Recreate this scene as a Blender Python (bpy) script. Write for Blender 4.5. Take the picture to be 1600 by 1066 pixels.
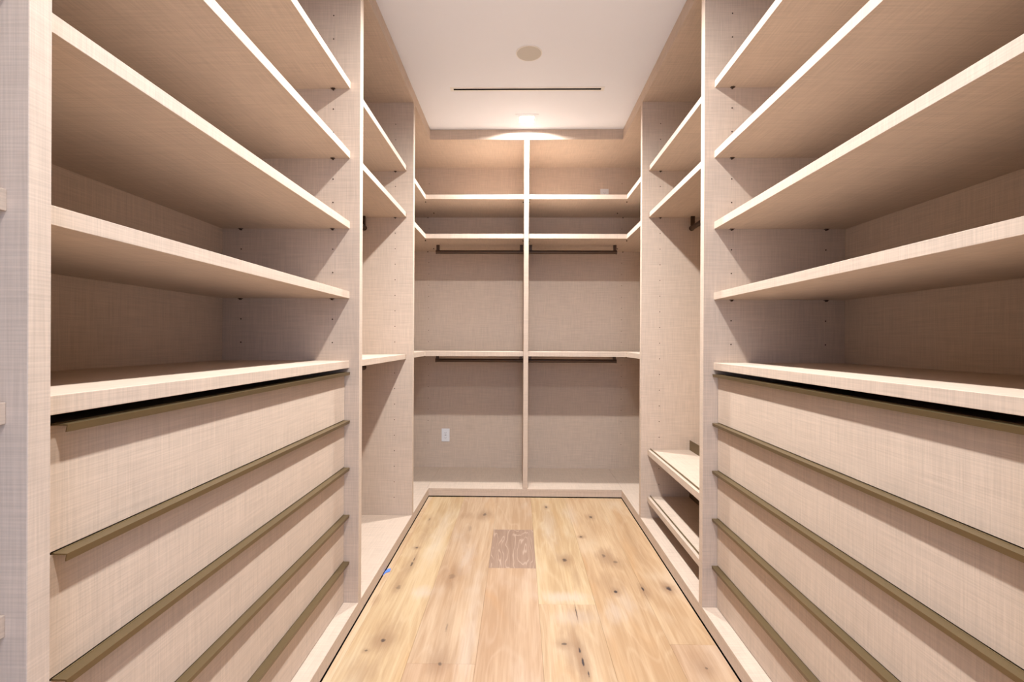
import bpy, bmesh, math, random
from mathutils import Matrix, Vector
random.seed(7)
for o in list(bpy.data.objects): bpy.data.objects.remove(o)
scene = bpy.context.scene
COL = scene.collection

# ------------------------------------------------------------------ camera
cam_d = bpy.data.cameras.new('camera'); cam = bpy.data.objects.new('camera', cam_d); COL.objects.link(cam)
cam_d.sensor_width = 36.0; cam_d.lens = 742.3 / 1600 * 36.0
cam_d.clip_start = 0.02; cam_d.clip_end = 60
cam.matrix_world = (Matrix.Translation((0, 0, 1.21)) @ Matrix.Rotation(0.0151, 4, 'Z')
                    @ Matrix.Rotation(math.pi / 2 - 0.0007, 4, 'X') @ Matrix.Rotation(0.0046, 4, 'Z'))
scene.camera = cam

# ------------------------------------------------------------------ world, exposure
w = bpy.data.worlds.new('world'); scene.world = w; w.use_nodes = True
bg = w.node_tree.nodes['Background']
bg.inputs[0].default_value = (0.56, 0.70, 1.0, 1); bg.inputs[1].default_value = 4.5
vs = scene.view_settings
vs.view_transform = 'Standard'; vs.look = 'None'; vs.gamma = 1.0; vs.use_curve_mapping = False
vs.exposure = 0.0

# ------------------------------------------------------------------ measured room
XL, XR = -0.6954, 0.7926            # front planes of the closets, left and right
XLW, XRW = -1.298, 1.395            # their backs
DB, DW = 3.669, 4.273               # front plane and back of the end closet
H, HT, K = 2.841, 2.764, 0.065      # ceiling, underside of top boards, plinth top
XC = 0.5 * (XL + XR)
LIGHT_Y = (0.34, 1.92, 3.50)
LAMP_W = (36.0, 71.0, 60.0)
LAMP_COL = (1.0, 1.0, 1.0)

# daylight from the room behind the camera comes through its doorway: a sampling portal only
pl = bpy.data.lights.new('doorway_portal', 'AREA'); pl.shape = 'RECTANGLE'; pl.size = 1.1; pl.size_y = 2.6
pl.cycles.is_portal = True
po = bpy.data.objects.new('doorway_portal', pl); COL.objects.link(po)
po.location = (XC + 0.12, -0.93, 1.3); po.rotation_euler = (math.pi / 2, 0, 0)   # faces +Y

# ------------------------------------------------------------------ materials
def new_mat(name):
    m = bpy.data.materials.new(name); m.use_nodes = True
    nt = m.node_tree; return m, nt, nt.nodes['Principled BSDF']
def N(nt, typ, **kw):
    n = nt.nodes.new(typ)
    for k, v in kw.items(): setattr(n, k, v)
    return n
def math_n(nt, op, a, b=None, c=None):
    n = N(nt, 'ShaderNodeMath', operation=op)
    for i, v in enumerate((a, b, c)):
        if v is None: continue
        if isinstance(v, (int, float)): n.inputs[i].default_value = v
        else: nt.links.new(v, n.inputs[i])
    return n.outputs[0]
def mix_c(nt, f, a, b, mode='MIX'):
    n = N(nt, 'ShaderNodeMix', data_type='RGBA', blend_type=mode)
    for idx, v in ((0, f), (6, a), (7, b)):
        if isinstance(v, (int, float)): n.inputs[idx].default_value = v
        elif isinstance(v, tuple): n.inputs[idx].default_value = v + (1,) if len(v) == 3 else v
        else: nt.links.new(v, n.inputs[idx])
    return n.outputs[2]
def noise(nt, vec, scale=1.0, detail=2.0, rough=0.5, dist=0.0):
    n = N(nt, 'ShaderNodeTexNoise'); nt.links.new(vec, n.inputs['Vector'])
    n.inputs['Scale'].default_value = scale; n.inputs['Detail'].default_value = detail
    n.inputs['Roughness'].default_value = rough; n.inputs['Distortion'].default_value = dist
    return n.outputs[0]
def vmul(nt, vec, s):
    n = N(nt, 'ShaderNodeVectorMath', operation='MULTIPLY'); nt.links.new(vec, n.inputs[0])
    n.inputs[1].default_value = s; return n.outputs[0]
def ramp(nt, f, a, b, lo=0.0, hi=1.0, smooth=True):
    n = N(nt, 'ShaderNodeMapRange', interpolation_type='SMOOTHSTEP' if smooth else 'LINEAR')
    nt.links.new(f, n.inputs[0])
    for i, v in enumerate((a, b, lo, hi)): n.inputs[i + 1].default_value = v
    return n.outputs[0]

def linen(name, col, contrast=1.0):
    m, nt, b = new_mat(name)
    uv = N(nt, 'ShaderNodeTexCoord').outputs['UV']
    a1 = noise(nt, vmul(nt, uv, (330, 9, 1)), detail=1.0)
    a2 = noise(nt, vmul(nt, uv, (9, 330, 1)), detail=1.0)
    c1 = noise(nt, vmul(nt, uv, (110, 5, 1)), detail=1.0)
    c2 = noise(nt, vmul(nt, uv, (5, 90, 1)), detail=1.0)
    g = noise(nt, uv, scale=9.0, detail=2.0)
    s = math_n(nt, 'ADD', math_n(nt, 'ADD', a1, a2), math_n(nt, 'MULTIPLY', math_n(nt, 'ADD', c1, c2), 0.55))
    f = ramp(nt, s, 1.20, 1.90, smooth=False)
    v = math_n(nt, 'ADD', math_n(nt, 'MULTIPLY', f, 0.20 * contrast), 1.0 - 0.10 * contrast)
    v = math_n(nt, 'MULTIPLY', v, ramp(nt, g, 0.3, 0.7, 0.985, 1.015))
    cc = N(nt, 'ShaderNodeCombineXYZ')
    for i in range(3): nt.links.new(v, cc.inputs[i])
    c = mix_c(nt, 1.0, col, cc.outputs[0], 'MULTIPLY')
    nt.links.new(c, b.inputs['Base Color'])
    b.inputs['Roughness'].default_value = 0.62
    b.inputs['Specular IOR Level'].default_value = 0.25
    bump = N(nt, 'ShaderNodeBump'); bump.inputs['Strength'].default_value = 0.25; bump.inputs['Distance'].default_value = 0.0004
    nt.links.new(s, bump.inputs['Height']); nt.links.new(bump.outputs[0], b.inputs['Normal'])
    return m
def plain(name, col, rough=0.5, metal=0.0, spec=0.4, grain=0.0, gscale=(40, 40, 40)):
    m, nt, b = new_mat(name)
    co = N(nt, 'ShaderNodeTexCoord').outputs['Object']
    n = noise(nt, vmul(nt, co, gscale), detail=3.0)
    c = mix_c(nt, n, tuple(x * (1 - grain) for x in col), tuple(min(1, x * (1 + grain)) for x in col))
    nt.links.new(c, b.inputs['Base Color'])
    b.inputs['Roughness'].default_value = rough; b.inputs['Metallic'].default_value = metal
    b.inputs['Specular IOR Level'].default_value = spec
    return m
LINEN = linen('linen_laminate', (0.565, 0.45, 0.360))
WHITE = plain('white_paint', (0.80, 0.77, 0.74), 0.8, grain=0.01, spec=0.2)
BRONZE = plain('bronze', (0.165, 0.115, 0.055), 0.38, 0.5, grain=0.10, gscale=(60, 6, 60))
DARKB = plain('dark_bronze', (0.10, 0.065, 0.045), 0.4, 0.8, grain=0.1)
BLACK = plain('black_recess', (0.01, 0.01, 0.01), 0.9, spec=0.1)
HOLE = plain('hole_shadow', (0.05, 0.03, 0.02), 0.9, spec=0.1)
DARKIN = plain('slot_interior', (0.02, 0.015, 0.012), 0.9, spec=0.1)
PLASTIC = plain('white_plastic', (0.75, 0.75, 0.76), 0.35)
GREYP = plain('grey_slots', (0.30, 0.30, 0.31), 0.6)
GRILLE = plain('speaker_grille', (0.56, 0.53, 0.48), 0.85, grain=0.12, gscale=(500, 500, 500), spec=0.1)
TAPE = plain('blue_tape', (0.10, 0.22, 0.75), 0.7)
CONC = plain('outer_floor', (0.62, 0.61, 0.60), 0.8, grain=0.05)
def emit(name, col, s):
    m, nt, b = new_mat(name)
    b.inputs['Base Color'].default_value = (*col, 1)
    b.inputs['Emission Color'].default_value = (*col, 1); b.inputs['Emission Strength'].default_value = s
    return m
LENS = emit('lamp_lens', (1.0, 0.9, 0.78), 14.0)

KNOTS = [  # x, y, rx, ry, darkness (0..1), halo
 (0.202, 3.457, .010, .022, .75, 2.5), (0.497, 3.271, .012, .024, .8, 3.0), (0.257, 2.627, .013, .022, .75, 3.5),
 (0.386, 2.939, .010, .012, .8, 2.5), (0.471, 2.299, .010, .015, 1.0, 3.5), (0.737, 2.334, .014, .022, .95, 3.0),
 (0.609, 2.324, .006, .020, .95, 4.0), (0.242, 1.862, .005, .018, 1.0, 5.0), (0.246, 1.788, .005, .030, 1.0, 5.0),
 (0.258, 1.730, .003, .018, .9, 4.0), (0.260, 2.115, .0022, .06, .9, 2.0), (0.185, 1.898, .010, .008, .7, 5.0),
 (0.481, 2.685, .010, .024, .55, 4.5), (0.533, 2.608, .013, .020, .5, 4.0), (-0.592, 2.76, .010, .010, .8, 3.0),
 (-0.575, 2.56, .006, .030, .75, 5.0), (-0.574, 2.623, .003, .03, .75, 3.0), (-0.543, 1.904, .012, .012, .8, 5.5),
 (-0.591, 1.84, .007, .007, .65, 3.0), (-0.234, 3.302, .014, .030, .65, 4.5), (-0.337, 2.428, .018, .030, .30, 4.5),
 (-0.291, 1.771, .008, .012, .6, 6.0), (-0.586, 2.315, .012, .024, .45, 3.0), (0.699, 1.768, .006, .008, .6, 6.0),
 (-0.60, 3.20, .006, .03, .45, 4.0), (-0.30, 2.0, .005, .03, .4, 7.0), (-0.31, 3.05, .012, .05, .25, 4.0)]
STAINS = [(-.337, 2.45, .05, .16, .55), (-.54, 1.93, .07, .16, .50), (-.30, 1.80, .06, .11, .55), (.22, 1.86, .06, .20, .60),
 (.50, 2.66, .07, .14, .60), (.46, 2.38, .07, .11, .40), (.27, 2.10, .06, .07, .40), (-.24, 3.27, .08, .09, .45), (-.35, 3.27, .05, .07, .50),
 (.26, 2.63, .05, .11, .40), (.30, 2.42, .025, .14, .40), (-.58, 2.95, .035, .30, .40), (-.60, 2.40, .03, .22, .40), (.70, 1.80, .06, .12, .40),
 (-.33, 2.90, .05, .16, .35), (-.56, 1.72, .07, .10, .50), (.45, 3.0, .06, .25, .25), (.62, 2.3, .03, .08, .45), (.73, 2.36, .03, .07, .40),
 (-.66, 2.2, .025, .06, .5), (.40, 2.94, .03, .04, .45), (-.02, 2.05, .05, .35, .25), (.68, 2.9, .05, .4, .25)]
CHALK = [(.22, 2.245, .13, .05, .60), (.44, 2.12, .05, .10, .45), (-.46, 2.27, .06, .06, .55), (.20, 3.1, .05, .4, .30), (-.49, 3.0, .05, .5, .30),
 (-.28, 2.65, .04, .2, .40), (.24, 2.08, .10, .06, .35), (.50, 2.2, .05, .12, .35), (-.20, 1.9, .04, .3, .35), (.36, 3.3, .05, .2, .3)]
def wood(name, c_dark, c_light, c_pale, ring_amt, ring_pale, ring_k=9.0, knots=True):
    m, nt, b = new_mat(name)
    pos = N(nt, 'ShaderNodeNewGeometry').outputs['Position']
    oi = N(nt, 'ShaderNodeObjectInfo')
    off = N(nt, 'ShaderNodeCombineXYZ')
    nt.links.new(math_n(nt, 'MULTIPLY', oi.outputs['Random'], 31.0), off.inputs[0])
    nt.links.new(math_n(nt, 'MULTIPLY', oi.outputs['Random'], 57.0), off.inputs[1])
    add = N(nt, 'ShaderNodeVectorMath', operation='ADD'); nt.links.new(pos, add.inputs[0]); nt.links.new(off.outputs[0], add.inputs[1])
    p = add.outputs[0]
    fine = noise(nt, vmul(nt, p, (120, 4, 1)), detail=3.0, dist=0.3)
    med = noise(nt, vmul(nt, p, (26, 1.6, 1)), detail=4.0, rough=0.6, dist=0.8)
    big = noise(nt, vmul(nt, p, (4.5, 0.9, 1)), detail=2.0, dist=0.4)
    f = math_n(nt, 'ADD', math_n(nt, 'MULTIPLY', fine, 0.35), math_n(nt, 'ADD', math_n(nt, 'MULTIPLY', med, 0.45), math_n(nt, 'MULTIPLY', big, 0.55)))
    c = mix_c(nt, ramp(nt, f, 0.56, 0.80, smooth=False), c_dark, c_light)
    # growth-ring contour lines
    rg = noise(nt, vmul(nt, p, (6.5, 0.9, 1) if knots else (8.0, 1.3, 1)), detail=1.5 if knots else 2.5, dist=0.6 if knots else 0.3)
    fr = math_n(nt, 'FRACT', math_n(nt, 'MULTIPLY', rg, ring_k))
    line = ramp(nt, math_n(nt, 'ABSOLUTE', math_n(nt, 'SUBTRACT', fr, 0.5)), 0.30 if knots else 0.36, 0.5)
    c = mix_c(nt, math_n(nt, 'MULTIPLY', line, ring_amt), c, ring_pale)
    pale = ramp(nt, noise(nt, vmul(nt, p, (5, 1.7, 1)), detail=3.0), 0.52, 0.75, 0, 0.55)
    c = mix_c(nt, pale, c, c_pale)
    if knots:   # long honey and brown stains along the grain
        st = ramp(nt, noise(nt, vmul(nt, p, (6.0, 1.1, 1)), detail=3.0, dist=1.2), 0.55, 0.78, 0, 0.55)
        c = mix_c(nt, st, c, (0.46, 0.28, 0.14))
    c = mix_c(nt, 1.0, c, oi.outputs['Color'], 'MULTIPLY')
    if knots:
        for white, lst in ((False, STAINS), (True, CHALK)):
            acc = None; wv = noise(nt, vmul(nt, pos, (45, 7, 1)), detail=4.0, rough=0.65)
            for (x, y, rx, ry, s) in lst:
                sub = N(nt, 'ShaderNodeVectorMath', operation='SUBTRACT'); nt.links.new(pos, sub.inputs[0]); sub.inputs[1].default_value = (x, y, 0)
                sc = N(nt, 'ShaderNodeVectorMath', operation='MULTIPLY'); nt.links.new(sub.outputs[0], sc.inputs[0]); sc.inputs[1].default_value = (1 / rx, 1 / ry, 0)
                ln = N(nt, 'ShaderNodeVectorMath', operation='LENGTH'); nt.links.new(sc.outputs[0], ln.inputs[0])
                d = math_n(nt, 'ADD', ln.outputs['Value'], math_n(nt, 'MULTIPLY', math_n(nt, 'SUBTRACT', wv, 0.5), 2.0))
                k1 = ramp(nt, d, 0.1, 1.35, s * (0.6 if white else 0.85), 0.0); acc = k1 if acc is None else math_n(nt, 'MAXIMUM', acc, k1)
            c = mix_c(nt, acc, c, (0.56, 0.51, 0.47) if white else (0.27, 0.155, 0.085))
        core = halo = None
        wob = noise(nt, pos, scale=55.0, detail=2.0)
        for (x, y, rx, ry, s, hl) in KNOTS:
            sub = N(nt, 'ShaderNodeVectorMath', operation='SUBTRACT'); nt.links.new(pos, sub.inputs[0]); sub.inputs[1].default_value = (x, y, 0)
            sc = N(nt, 'ShaderNodeVectorMath', operation='MULTIPLY'); nt.links.new(sub.outputs[0], sc.inputs[0]); sc.inputs[1].default_value = (1 / rx, 1 / ry, 0)
            ln = N(nt, 'ShaderNodeVectorMath', operation='LENGTH'); nt.links.new(sc.outputs[0], ln.inputs[0])
            d = math_n(nt, 'ADD', ln.outputs['Value'], math_n(nt, 'MULTIPLY', math_n(nt, 'SUBTRACT', wob, 0.5), 1.4))
            k1 = ramp(nt, d, 0.45, 1.15, s, 0.0); k2 = ramp(nt, d, 0.5, hl * 1.25, 0.55 * s, 0.0)
            core = k1 if core is None else math_n(nt, 'MAXIMUM', core, k1)
            halo = k2 if halo is None else math_n(nt, 'MAXIMUM', halo, k2)
        c = mix_c(nt, halo, c, (0.24, 0.14, 0.08)); c = mix_c(nt, core, c, (0.045, 0.03, 0.03))
    nt.links.new(c, b.inputs['Base Color'])
    b.inputs['Roughness'].default_value = 0.5; b.inputs['Specular IOR Level'].default_value = 0.3
    bump = N(nt, 'ShaderNodeBump'); bump.inputs['Strength'].default_value = 0.2; bump.inputs['Distance'].default_value = 0.0008
    nt.links.new(f, bump.inputs['Height']); nt.links.new(bump.outputs[0], b.inputs['Normal'])
    return m
OAK = wood('light_oak', (0.40, 0.27, 0.165), (0.525, 0.395, 0.27), (0.57, 0.485, 0.40), 0.20, (0.60, 0.48, 0.36))
PATCH = wood('brown_oak', (0.30, 0.19, 0.13), (0.38, 0.255, 0.185), (0.36, 0.25, 0.18), 0.75, (0.56, 0.41, 0.31), ring_k=16.0, knots=False)

# ------------------------------------------------------------------ mesh helpers
def link(name, bm, mat, parent=None, bevel=0.0):
    if bevel:
        bmesh.ops.bevel(bm, geom=list(bm.edges), offset=bevel, segments=1, affect='EDGES')
    bmesh.ops.recalc_face_normals(bm, faces=bm.faces)
    uvl = bm.loops.layers.uv.new('UVMap'); ou, ov = random.random() * 7, random.random() * 7
    for f in bm.faces:
        n = f.normal; a = max(range(3), key=lambda i: abs(n[i]))
        for l in f.loops:
            c = l.vert.co
            u, v = (c.y, c.z) if a == 0 else ((c.x, c.z) if a == 1 else (c.x, c.y))
            l[uvl].uv = (u + ou, v + ov)
    me = bpy.data.meshes.new(name); bm.to_mesh(me); bm.free(); me.materials.append(mat)
    o = bpy.data.objects.new(name, me); COL.objects.link(o)
    if parent is not None:
        o.parent = parent
        if parent.type == 'EMPTY': o.location = -parent.location
    return o
def add_box(bm, x0, x1, y0, y1, z0, z1):
    x0, x1 = sorted((x0, x1)); y0, y1 = sorted((y0, y1)); z0, z1 = sorted((z0, z1))
    v = [bm.verts.new(p) for p in ((x0,y0,z0),(x1,y0,z0),(x1,y1,z0),(x0,y1,z0),(x0,y0,z1),(x1,y0,z1),(x1,y1,z1),(x0,y1,z1))]
    for f in ((0,3,2,1),(4,5,6,7),(0,1,5,4),(1,2,6,5),(2,3,7,6),(3,0,4,7)): bm.faces.new([v[i] for i in f])
def box(name, mat, parent, x0, x1, y0, y1, z0, z1, bevel=0.0):
    bm = bmesh.new(); add_box(bm, x0, x1, y0, y1, z0, z1); return link(name, bm, mat, parent, bevel)
def add_prism(bm, pts, z0, z1):
    lo = [bm.verts.new((x, y, z0)) for x, y in pts]; hi = [bm.verts.new((x, y, z1)) for x, y in pts]
    bm.faces.new(lo[::-1]); bm.faces.new(hi); n = len(pts)
    for i in range(n): bm.faces.new((lo[i], lo[(i + 1) % n], hi[(i + 1) % n], hi[i]))
def prism(name, mat, parent, pts, z0, z1, bevel=0.0):
    bm = bmesh.new(); add_prism(bm, pts, z0, z1); return link(name, bm, mat, parent, bevel)
def add_cyl(bm, p, axis, r, length, seg=12, r2=None):
    res = bmesh.ops.create_cone(bm, cap_ends=True, segments=seg, radius1=r, radius2=r if r2 is None else r2, depth=length)
    rot = {'x': Matrix.Rotation(math.pi / 2, 4, 'Y'), 'y': Matrix.Rotation(math.pi / 2, 4, 'X'), 'z': Matrix.Identity(4)}[axis]
    bmesh.ops.transform(bm, matrix=Matrix.Translation(p) @ rot, verts=res['verts'])
def empty(name, loc, label, cat, group=None):
    o = bpy.data.objects.new(name, None); COL.objects.link(o); o.location = loc; o.empty_display_size = 0.1
    o['label'] = label; o['category'] = cat
    if group: o['group'] = group
    bpy.context.view_layer.update(); return o
def structure(o): o['kind'] = 'structure'; return o

# ------------------------------------------------------------------ room shell
Y0 = -0.86                       # inner face of the wall behind the camera
XLO, XRO = XLW - 0.020, XRW + 0.020
YBO = DW + 0.020
structure(box('wall_left', WHITE, None, XLO - .1, XLO, Y0 - .1, YBO + .1, -.05, H + .1))
structure(box('wall_right', WHITE, None, XRO, XRO + .1, Y0 - .1, YBO + .1, -.05, H + .1))
structure(box('wall_back', WHITE, None, XLO, XRO, YBO, YBO + .1, -.05, H + .1))
DX0, DX1 = XC + 0.12 - 0.55, XC + 0.12 + 0.55
bm = bmesh.new()
add_box(bm, XLO, DX0, Y0 - .1, Y0, -.05, H + .1); add_box(bm, DX1, XRO, Y0 - .1, Y0, -.05, H + .1)
add_box(bm, DX0, DX1, Y0 - .1, Y0, 2.6, H + .1)
structure(link('wall_front', bm, WHITE))
# ceiling plaster with real openings for the air slot and the three lamps
slot = (-0.433, 0.522, 3.069, 3.089)
holes = [slot] + [(XC - .050, XC + .050, y - .050, y + .050) for y in LIGHT_Y]
xs = sorted({XLO, XRO} | {h[0] for h in holes} | {h[1] for h in holes})
ys = sorted({Y0, YBO} | {h[2] for h in holes} | {h[3] for h in holes})
bm = bmesh.new(); vg = {}
def gv(i, j, z):
    if (i, j, z) not in vg: vg[(i, j, z)] = bm.verts.new((xs[i], ys[j], z))
    return vg[(i, j, z)]
def solid(i, j):
    if not (0 <= i < len(xs) - 1 and 0 <= j < len(ys) - 1): return False
    cx, cy = (xs[i] + xs[i + 1]) / 2, (ys[j] + ys[j + 1]) / 2
    return not any(h[0] < cx < h[1] and h[2] < cy < h[3] for h in holes)
for i in range(len(xs) - 1):
    for j in range(len(ys) - 1):
        if not solid(i, j): continue
        for z in (H, H + .03): bm.faces.new([gv(i, j, z), gv(i + 1, j, z), gv(i + 1, j + 1, z), gv(i, j + 1, z)])
        for (di, dj, a, b2) in ((-1, 0, (0, 0), (0, 1)), (1, 0, (1, 0), (1, 1)), (0, -1, (0, 0), (1, 0)), (0, 1, (0, 1), (1, 1))):
            if not solid(i + di, j + dj):
                bm.faces.new([gv(i + a[0], j + a[1], H), gv(i + b2[0], j + b2[1], H), gv(i + b2[0], j + b2[1], H + .03), gv(i + a[0], j + a[1], H + .03)])
CEIL = plain('ceiling_paint', (0.80, 0.815, 0.87), 0.85, grain=0.005, spec=0.15)
structure(link('ceiling', bm, CEIL))
structure(box('ceiling_slab', WHITE, None, XLO, XRO, Y0, YBO, H + .10, H + .13))   # unseen slab above the plaster

floor = structure(box('floor', BLACK, None, XLO, XRO, Y0, YBO, -.06, -.016))
structure(box('floor_beyond', CONC, None, -6, 6, -9, Y0 - .1, -.06, -.001))         # unseen floor beyond the doorway, pale to bounce sky light onto the ceiling
# wide oak planks, each one a board
tints = {'a': (1.02, .99, .86), 'b': (.95, .90, .86), 'c': (1.05, 1.02, .95), 'd': (.95, .87, .82), 'e': (1.0, .93, .82)}
cols = [(XL + .002, -0.663), (-0.663, -0.416), (-0.416, -0.158), (-0.158, 0.095), (0.095, 0.356), (0.356, 0.607), (0.607, XR - .002)]
breaks = [[Y0, 1.3, DB - .003], [Y0, 0.4, DB - .003], [Y0, 1.772, DB - .003], [Y0, 0.9, 2.526, 3.040, DB - .003],
          [Y0, 0.2, 2.183, DB - .003], [Y0, 0.6, DB - .003], [Y0, 1.905, DB - .003]]
tint = [['e', 'c'], ['a', 'a'], ['d', 'b'], ['c', 'd', 'c', 'b'], ['b', 'c', 'a'], ['b', 'e'], ['d', 'e']]
for (x0, x1), br, tn in zip(cols, breaks, tint):
    for k in range(len(br) - 1):
        patch = (abs(br[k] - 2.526) < 1e-6)
        o = box('plank', PATCH if patch else OAK, floor, x0 + .0002, x1 - .0002, br[k] + .0002, br[k + 1] - .0002, -.015, 0.0, bevel=.0005)
        o.color = (*tints[tn[k]], 1)
        if patch: o['label'] = 'short darker brown plank with pale wavy grain'; o.color = (.84, .84, .84, 1)

# ------------------------------------------------------------------ closet parts
PT = 0.038   # side panel thickness
ST = 0.031   # shelf thickness
RECESS = 0.044
PINZ0, PITCH = 1.198, 0.1017
class Side:
    """s = -1 the left run, +1 the right run; X(d) is the plane d behind the front edge of the side panels"""
    def __init__(self, s): self.s = s; self.front = XL if s < 0 else XR; self.wall = XLW if s < 0 else XRW
    def X(self, d): return self.front + self.s * d
L, R = Side(-1), Side(1)
def shelf_pins(shelf, sd, y0, y1, z):
    for d in (0.118, 0.520):
        for y, dy in ((y0, 1), (y1, -1)):
            bm = bmesh.new(); x = sd.X(d)
            add_cyl(bm, (x, y + dy * 0.006, z - 0.004), 'y', 0.004, 0.012, 8)
            add_box(bm, x - .009, x + .009, y, y + dy * .010, z - .0020, z - .0002)
            link('shelf_pin', bm, DARKB, shelf)
def straight_shelf(root, sd, y0, y1, z, t=ST, rec=RECESS, pins=True):
    o = box('shelf', LINEN, root, sd.X(rec), sd.wall, y0, y1, z, z + t, bevel=.0007)
    if pins: shelf_pins(o, sd, y0, y1, z)
    return o
def pin_holes(root, spots, axis, mat=HOLE):
    bm = bmesh.new()
    for p in spots: add_cyl(bm, p, axis, 0.0030, 0.0012, 8)
    o = link('pin_holes', bm, mat, root); o['kind'] = 'stuff'; return o
def hole_rows(sd, y, skip, kmin, kmax, ds=(0.118, 0.520)):
    out = []
    for k in range(kmin, kmax + 1):
        z = PINZ0 + PITCH * k
        if any(a - 0.02 < z < b + 0.02 for a, b in skip): continue
        for d in ds: out.append((sd.X(d), y, z))
    return out
def side_panel(root, sd, y0, y1): return box('side_panel', LINEN, root, sd.front, sd.wall, y0, y1, K, HT, bevel=.0008)
def plinth(root, sd, y0, y1):
    box('plinth_board', LINEN, root, sd.X(0.0), sd.wall, y0, y1, K - .018, K, bevel=.0006)
    box('kick_board', LINEN, root, sd.X(0.0008), sd.X(0.020), y0, y1, .007, K - .018)
def top_board(root, sd, y0, y1): box('top_board', LINEN, root, sd.front, sd.wall, y0, y1, HT, H, bevel=.0006)
def back_panel(root, sd, y0, y1): box('back_panel', LINEN, root, sd.wall, sd.wall + sd.s * .018, y0, y1, K, HT)
def rod(root, sd, y0, y1, z_shelf, drop=0.073):
    x = sd.X(0.315); z = z_shelf - drop; bm = bmesh.new()
    add_cyl(bm, (x, (y0 + y1) / 2, z), 'y', 0.0150, y1 - y0, 20)
    for y in (y0, y1): add_cyl(bm, (x, y, z), 'y', 0.0175, 0.006, 20)
    o = link('hanging_rod', bm, DARKB, root)
    for y in (y0 + .014, y1 - .014):
        box('bracket', DARKB, o, x - .012, x + .012, y - .007, y + .007, z, z_shelf, bevel=.001)
def drawer(root, sd, y0, y1, z0, z1):
    """front board at recess .063; the angle pull is screwed on its top edge"""
    f = 0.063
    bm = bmesh.new()
    add_box(bm, sd.X(f), sd.X(f + .019), y0 + .003, y1 - .003, z0, z1 - .0025)
    add_box(bm, sd.X(f + .0191), sd.X(.55), y0 + .02, y1 - .02, z0 + .012, z1 - .035)
    d = link('drawer', bm, LINEN, root)
    # profile of the pull: plate over the front's top edge, lip turned down
    tip = f - 0.025
    prof = [(f + .016, z1 - .0022), (f + .016, z1), (tip, z1), (tip + .0018, z1 - .0125), (tip + .0040, z1 - .0125), (tip + .0022, z1 - .0022)]
    ya, yb = y0 + .066, y1 - .004
    bm = bmesh.new()
    a = [bm.verts.new((sd.X(p), ya, z)) for p, z in prof]; b = [bm.verts.new((sd.X(p), yb, z)) for p, z in prof]
    bm.faces.new(a); bm.faces.new(b[::-1])
    for i in range(6): bm.faces.new((a[i], b[i], b[(i + 1) % 6], a[(i + 1) % 6]))
    add_cyl(bm, (sd.X(f - .0012), (ya + yb) / 2, z1 + .0002), 'y', 0.0009, yb - ya, 8)
    link('handle', bm, BRONZE, d)
G_CLOSET = 'linen laminate closet units along the walls'

P0A, P0B = 0.662, 0.6956
P1A, P1B = 2.057, 2.095
P2A, P2B = 3.0955, 3.1335
COUNTER = 1.0885
UPPER = (2.303, 2.000, 1.694, 1.390)

def drawer_unit(sd, label):
    root = empty('drawer_unit', (sd.X(.3), (P0A + P1B) / 2, 0), label, 'closet unit')
    side_panel(root, sd, P0A, P0B); side_panel(root, sd, P1A, P1B)
    plinth(root, sd, P0A, P1B); top_board(root, sd, P0A, P1B); back_panel(root, sd, P0A, P1B)
    for z in UPPER: straight_shelf(root, sd, P0B, P1A, z)
    box('counter_shelf', LINEN, root, sd.X(RECESS), sd.wall, P0B, P1A, COUNTER, COUNTER + ST, bevel=.0007)
    tops = (1.0705, 0.8600, 0.6550, 0.4495, 0.2465)
    for i, zt in enumerate(tops):
        zb = tops[i + 1] + .003 if i < 4 else K + .004
        drawer(root, sd, P0B, P1A, zb, zt)
    skip = [(z, z + .03) for z in UPPER]
    pin_holes(root, hole_rows(sd, P1A - .0004, skip, 0, 14), 'y')
    return root
def hanging_unit(sd, label, shoe):
    y0, y1 = P1B, P2A
    root = empty('shoe_and_hanging_unit' if shoe else 'hanging_unit', (sd.X(.3), (y0 + P2B) / 2, 0), label, 'closet unit')
    side_panel(root, sd, P2A, P2B)
    plinth(root, sd, y0, P2B); top_board(root, sd, y0, P2B); back_panel(root, sd, y0, P2B)
    skip = []
    hs = (2.314, 2.012) + (() if shoe else (1.087,))
    for z in hs: straight_shelf(root, sd, y0, y1, z); skip.append((z - .01, z + .03))
    rod(root, sd, y0 + .03, y1 - .022, 2.012)
    if not shoe: rod(root, sd, y0 + .03, y1 - .022, 1.087, 0.055)
    else:
        for z in (0.472, 0.167):
            s = box('shoe_shelf', LINEN, root, sd.X(RECESS), sd.wall, y0, y1, z, z + .035, bevel=.0007)
            box('lip_strip', BRONZE, s, sd.X(RECESS + .016), sd.X(RECESS + .0205), y0 + .002, y1 - .002, z + .030, z + .043)
            box('shoe_stop', BRONZE, s, sd.X(RECESS + .270), sd.X(RECESS + .274), y0 + .002, y1 - .002, z + .0352, z + .098)
            skip.append((z - .01, z + .05))
    pin_holes(root, hole_rows(sd, P2A - .0004, skip, -10, 14), 'y')
    return root
def near_unit(sd, label):
    y0, y1 = Y0 + .002, P0A
    root = empty('open_shelf_unit', (sd.X(.3), (y0 + y1) / 2, 0), label, 'closet unit')
    side_panel(root, sd, y0, y0 + PT)
    plinth(root, sd, y0, y1); top_board(root, sd, y0, y1); back_panel(root, sd, y0, y1)
    for z in (2.303, 2.000, 1.694, 1.390, 1.0885, .787, .485, .184): straight_shelf(root, sd, y0 + PT, y1, z, rec=.031)
    return root
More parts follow.
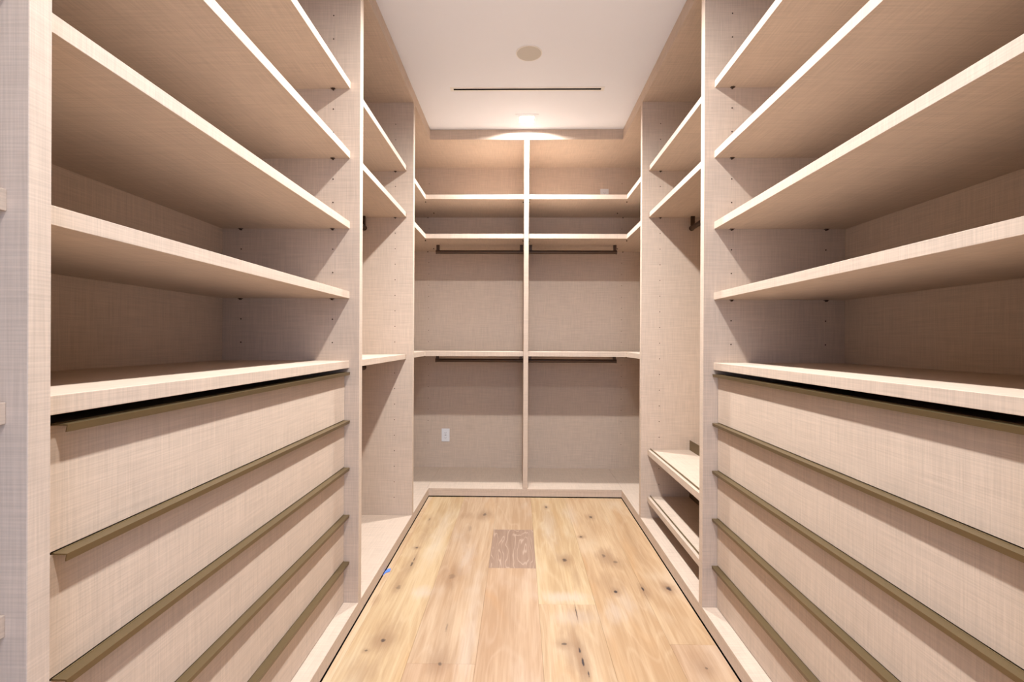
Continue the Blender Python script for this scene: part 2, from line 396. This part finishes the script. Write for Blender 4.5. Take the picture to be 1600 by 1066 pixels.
def corner_unit(sd, label):
    s = sd.s; cx = 0.0335
    root = empty('corner_unit', (sd.X(.3), 3.9, 0), label, 'closet unit')
    xd = cx if s < 0 else cx + .0365       # where its shelves end at the middle panel
    if s < 0: box('side_panel', LINEN, root, cx, cx + .0365, DB, DW, K, HT, bevel=.0008).name = 'middle_panel'
    xj = sd.X(0.0125)
    # plinth: one board along the side, one along the end wall, butted
    bx = cx + .0365
    box('plinth_board', LINEN, root, xj + s * .0006, sd.wall, P2B, DW, K - .018, K, bevel=.0006)
    bm = bmesh.new()
    add_box(bm, xj - s * .0006, bx, DB, DW, K - .018, K)
    link('plinth_board', bm, LINEN, root, .0006)
    box('plinth_board', LINEN, root, sd.front, xj, P2B, DB, K - .018, K)
    bm = bmesh.new()
    add_box(bm, sd.X(.0008), sd.X(.020), P2B, DB + .02, .007, K - .018)
    add_box(bm, sd.X(.020), bx, DB + .0008, DB + .02, .007, K - .018)
    link('kick_board', bm, LINEN, root)
    prism('top_board', LINEN, root, [(sd.wall, P2B), (sd.front, P2B), (sd.front, DB), (bx, DB), (bx, DW), (sd.wall, DW)], HT, H)
    bm = bmesh.new()
    add_box(bm, sd.wall, sd.wall + s * .018, P2B, DW + .018, K, HT)
    add_box(bm, sd.wall, bx, DW, DW + .018, K, HT)
    link('back_panel', bm, LINEN, root)
    fx = sd.X(RECESS)
    hs = (2.317, 2.0096, 1.0875)
    for i, z in enumerate(hs):
        o = prism('shelf', LINEN, root, [(sd.wall, P2B), (fx, P2B), (fx, DB + .043), (xd, DB + .043), (xd, DW), (sd.wall, DW)], z, z + .0355, bevel=.0007)
        for (px, py) in ((fx + s * .012, DB + .11), (xd + s * .006, DB + .12), (sd.X(.13), DW - .012), (sd.X(.05), DW - .16)):
            bm = bmesh.new(); add_cyl(bm, (px, py, z - .004), 'z', .0045, .008, 8)
            link('shelf_pin', bm, DARKB, o)
    for z, drop in ((2.0096, .060), (1.0875, .0445)):
        xa, xb = sorted((-0.697 if s < 0 else 0.807, 0.030 if s < 0 else 0.077))
        zc = z - drop; bm = bmesh.new()
        add_cyl(bm, ((xa + xb) / 2, 3.97, zc), 'x', .0150, xb - xa, 20)
        for x in (xa, xb): add_cyl(bm, (x, 3.97, zc), 'x', .0172, .006, 20)
        r = link('hanging_rod', bm, DARKB, root)
        for x in (xa + .014, xb - .014): box('bracket', DARKB, r, x - .013, x + .013, 3.964, 3.976, zc, z, bevel=.001)
    spots = []
    for k in range(-9, 15):
        z = PINZ0 + PITCH * k
        if any(a - .02 < z < a + .06 for a in hs): continue
        spots.append((sd.X(.1225), DW - .0004, z))
    pin_holes(root, spots, 'y')
    return root

drawer_unit(L, 'linen-textured closet unit with five bronze-handled drawers below four shelves, left side')
hanging_unit(L, 'narrow hanging unit between left drawers and corner, one shelf at mid height', False)
corner_unit(L, 'left half of the end-wall corner closet, with white outlet low on its back')
drawer_unit(R, 'linen-textured closet unit with five bronze-handled drawers below four shelves, right side')
hanging_unit(R, 'tall hanging unit on the right above two low shoe shelves', True)
corner_unit(R, 'right half of the end-wall corner closet, with two long hanging rods')
near_unit(L, 'open shelf unit at the left picture edge, nearest the camera')
near_unit(R, 'open shelf unit on the right, nearest the doorway behind the camera')

# ------------------------------------------------------------------ small things
def outlet(x0, x1, z0, z1, label, gfci):
    y = DW - .0005
    root = empty('wall_outlet', ((x0 + x1) / 2, y, (z0 + z1) / 2), label, 'outlet')
    box('cover_plate', PLASTIC, root, x0, x1, y - .005, y, z0, z1, bevel=.0015)
    cx, cz = (x0 + x1) / 2, (z0 + z1) / 2
    box('socket_face', PLASTIC, root, cx - .017, cx + .017, y - .0075, y - .005, cz - .034, cz + .034, bevel=.001)
    if gfci:
        bm = bmesh.new()
        for dz in (-.022, .022):
            add_box(bm, cx - .007, cx - .0045, y - .008, y - .0073, cz + dz - .004, cz + dz + .005)
            add_box(bm, cx + .0045, cx + .007, y - .008, y - .0073, cz + dz - .004, cz + dz + .005)
            add_box(bm, cx - .002, cx + .002, y - .008, y - .0073, cz + dz - .011, cz + dz - .007)
        link('socket_slots', bm, GREYP, root)
        box('test_button', GREYP, root, cx - .008, cx + .008, y - .0085, y - .0073, cz - .003, cz + .003)
    return root
outlet(-.695, -.623, .298, .416, 'white wall outlet low on the closet back, left of the middle panel', True)
outlet(.721, .795, .0 + 2.456, 2.574, 'pale wall outlet high up, half hidden behind the top right shelf', True)

sp = empty('ceiling_speaker', (XC, 2.695, H), 'round flush beige ceiling speaker nearest the camera', 'speaker')
bm = bmesh.new(); add_cyl(bm, (XC, 2.695, H - .0015), 'z', .0690, .003, 48); link('grille', bm, GRILLE, sp)
bm = bmesh.new()
for i in range(48):
    a, b2 = 2 * math.pi * i / 48, 2 * math.pi * (i + 1) / 48
    q = []
    for r_, z in ((.0692, H), (.0692, H - .0035), (.0735, H - .0035), (.0745, H)):
        q.append((Vector((XC + r_ * math.cos(a), 2.695 + r_ * math.sin(a), z)), Vector((XC + r_ * math.cos(b2), 2.695 + r_ * math.sin(b2), z))))
    for (p, p2), (n, n2) in zip(q, q[1:]): bm.faces.new([bm.verts.new(v) for v in (p, p2, n2, n)])
bmesh.ops.remove_doubles(bm, verts=bm.verts, dist=1e-5)
link('rim', bm, WHITE, sp)['label'] = 'thin white rim'

av = empty('air_vent', (XC, 3.079, H), 'long thin black linear air slot across the ceiling', 'air vent')
bm = bmesh.new(); a, b2, c, d = slot
add_box(bm, a - .020, b2 + .020, c - .014, c, H - .0018, H + .0); add_box(bm, a - .020, b2 + .020, d, d + .014, H - .0018, H)
add_box(bm, a - .020, a, c, d, H - .0018, H); add_box(bm, b2, b2 + .020, c, d, H - .0018, H)
link('frame', bm, WHITE, av)
box('plenum', DARKIN, av, a, b2, c, d, H + .020, H + .060)
bm = bmesh.new()
for (x0, x1, y0, y1) in ((a, b2, c, c + .0012), (a, b2, d - .0012, d), (a, a + .0012, c, d), (b2 - .0012, b2, c, d)):
    add_box(bm, x0, x1, y0, y1, H - .0015, H + .030)
link('slot_liner', bm, DARKIN, av)

names = ('square recessed ceiling downlight behind the camera end of the aisle', 'square recessed ceiling downlight over the middle of the aisle, above the frame',
         'lit square ceiling downlight just before the end wall')
for y, lab, watts in zip(LIGHT_Y, names, LAMP_W):
    root = empty('downlight', (XC, y, H), lab, 'ceiling light', 'recessed ceiling lights')
    bm = bmesh.new(); r1, r0 = .084, .050
    for (x0, x1, y0, y1) in ((-r1, r1, -r1, -r0), (-r1, r1, r0, r1), (-r1, -r0, -r0, r0), (r0, r1, -r0, r0)):
        add_box(bm, XC + x0, XC + x1, y + y0, y + y1, H - .003, H)
    link('trim_frame', bm, CEIL, root)
    bm = bmesh.new(); t = .0498
    add_box(bm, XC - t, XC + t, y - t, y + t, H + .0305, H + .034)
    link('lens', bm, LENS, root)
    ld = bpy.data.lights.new('lamp', 'AREA'); ld.shape = 'SQUARE'; ld.size = .084; ld.energy = watts; ld.color = LAMP_COL
    lo = bpy.data.objects.new('lamp', ld); COL.objects.link(lo); lo.parent = root; lo.location = (0, 0, .013)

o = prism('painters_tape', TAPE, None, [(-.694, 2.425), (-.688, 2.455), (-.670, 2.470), (-.672, 2.500), (-.686, 2.498), (-.694, 2.47)], .0004, .0030)
o['label'] = 'tiny torn scrap of blue tape on the floor at the left plinth'; o['category'] = 'tape'
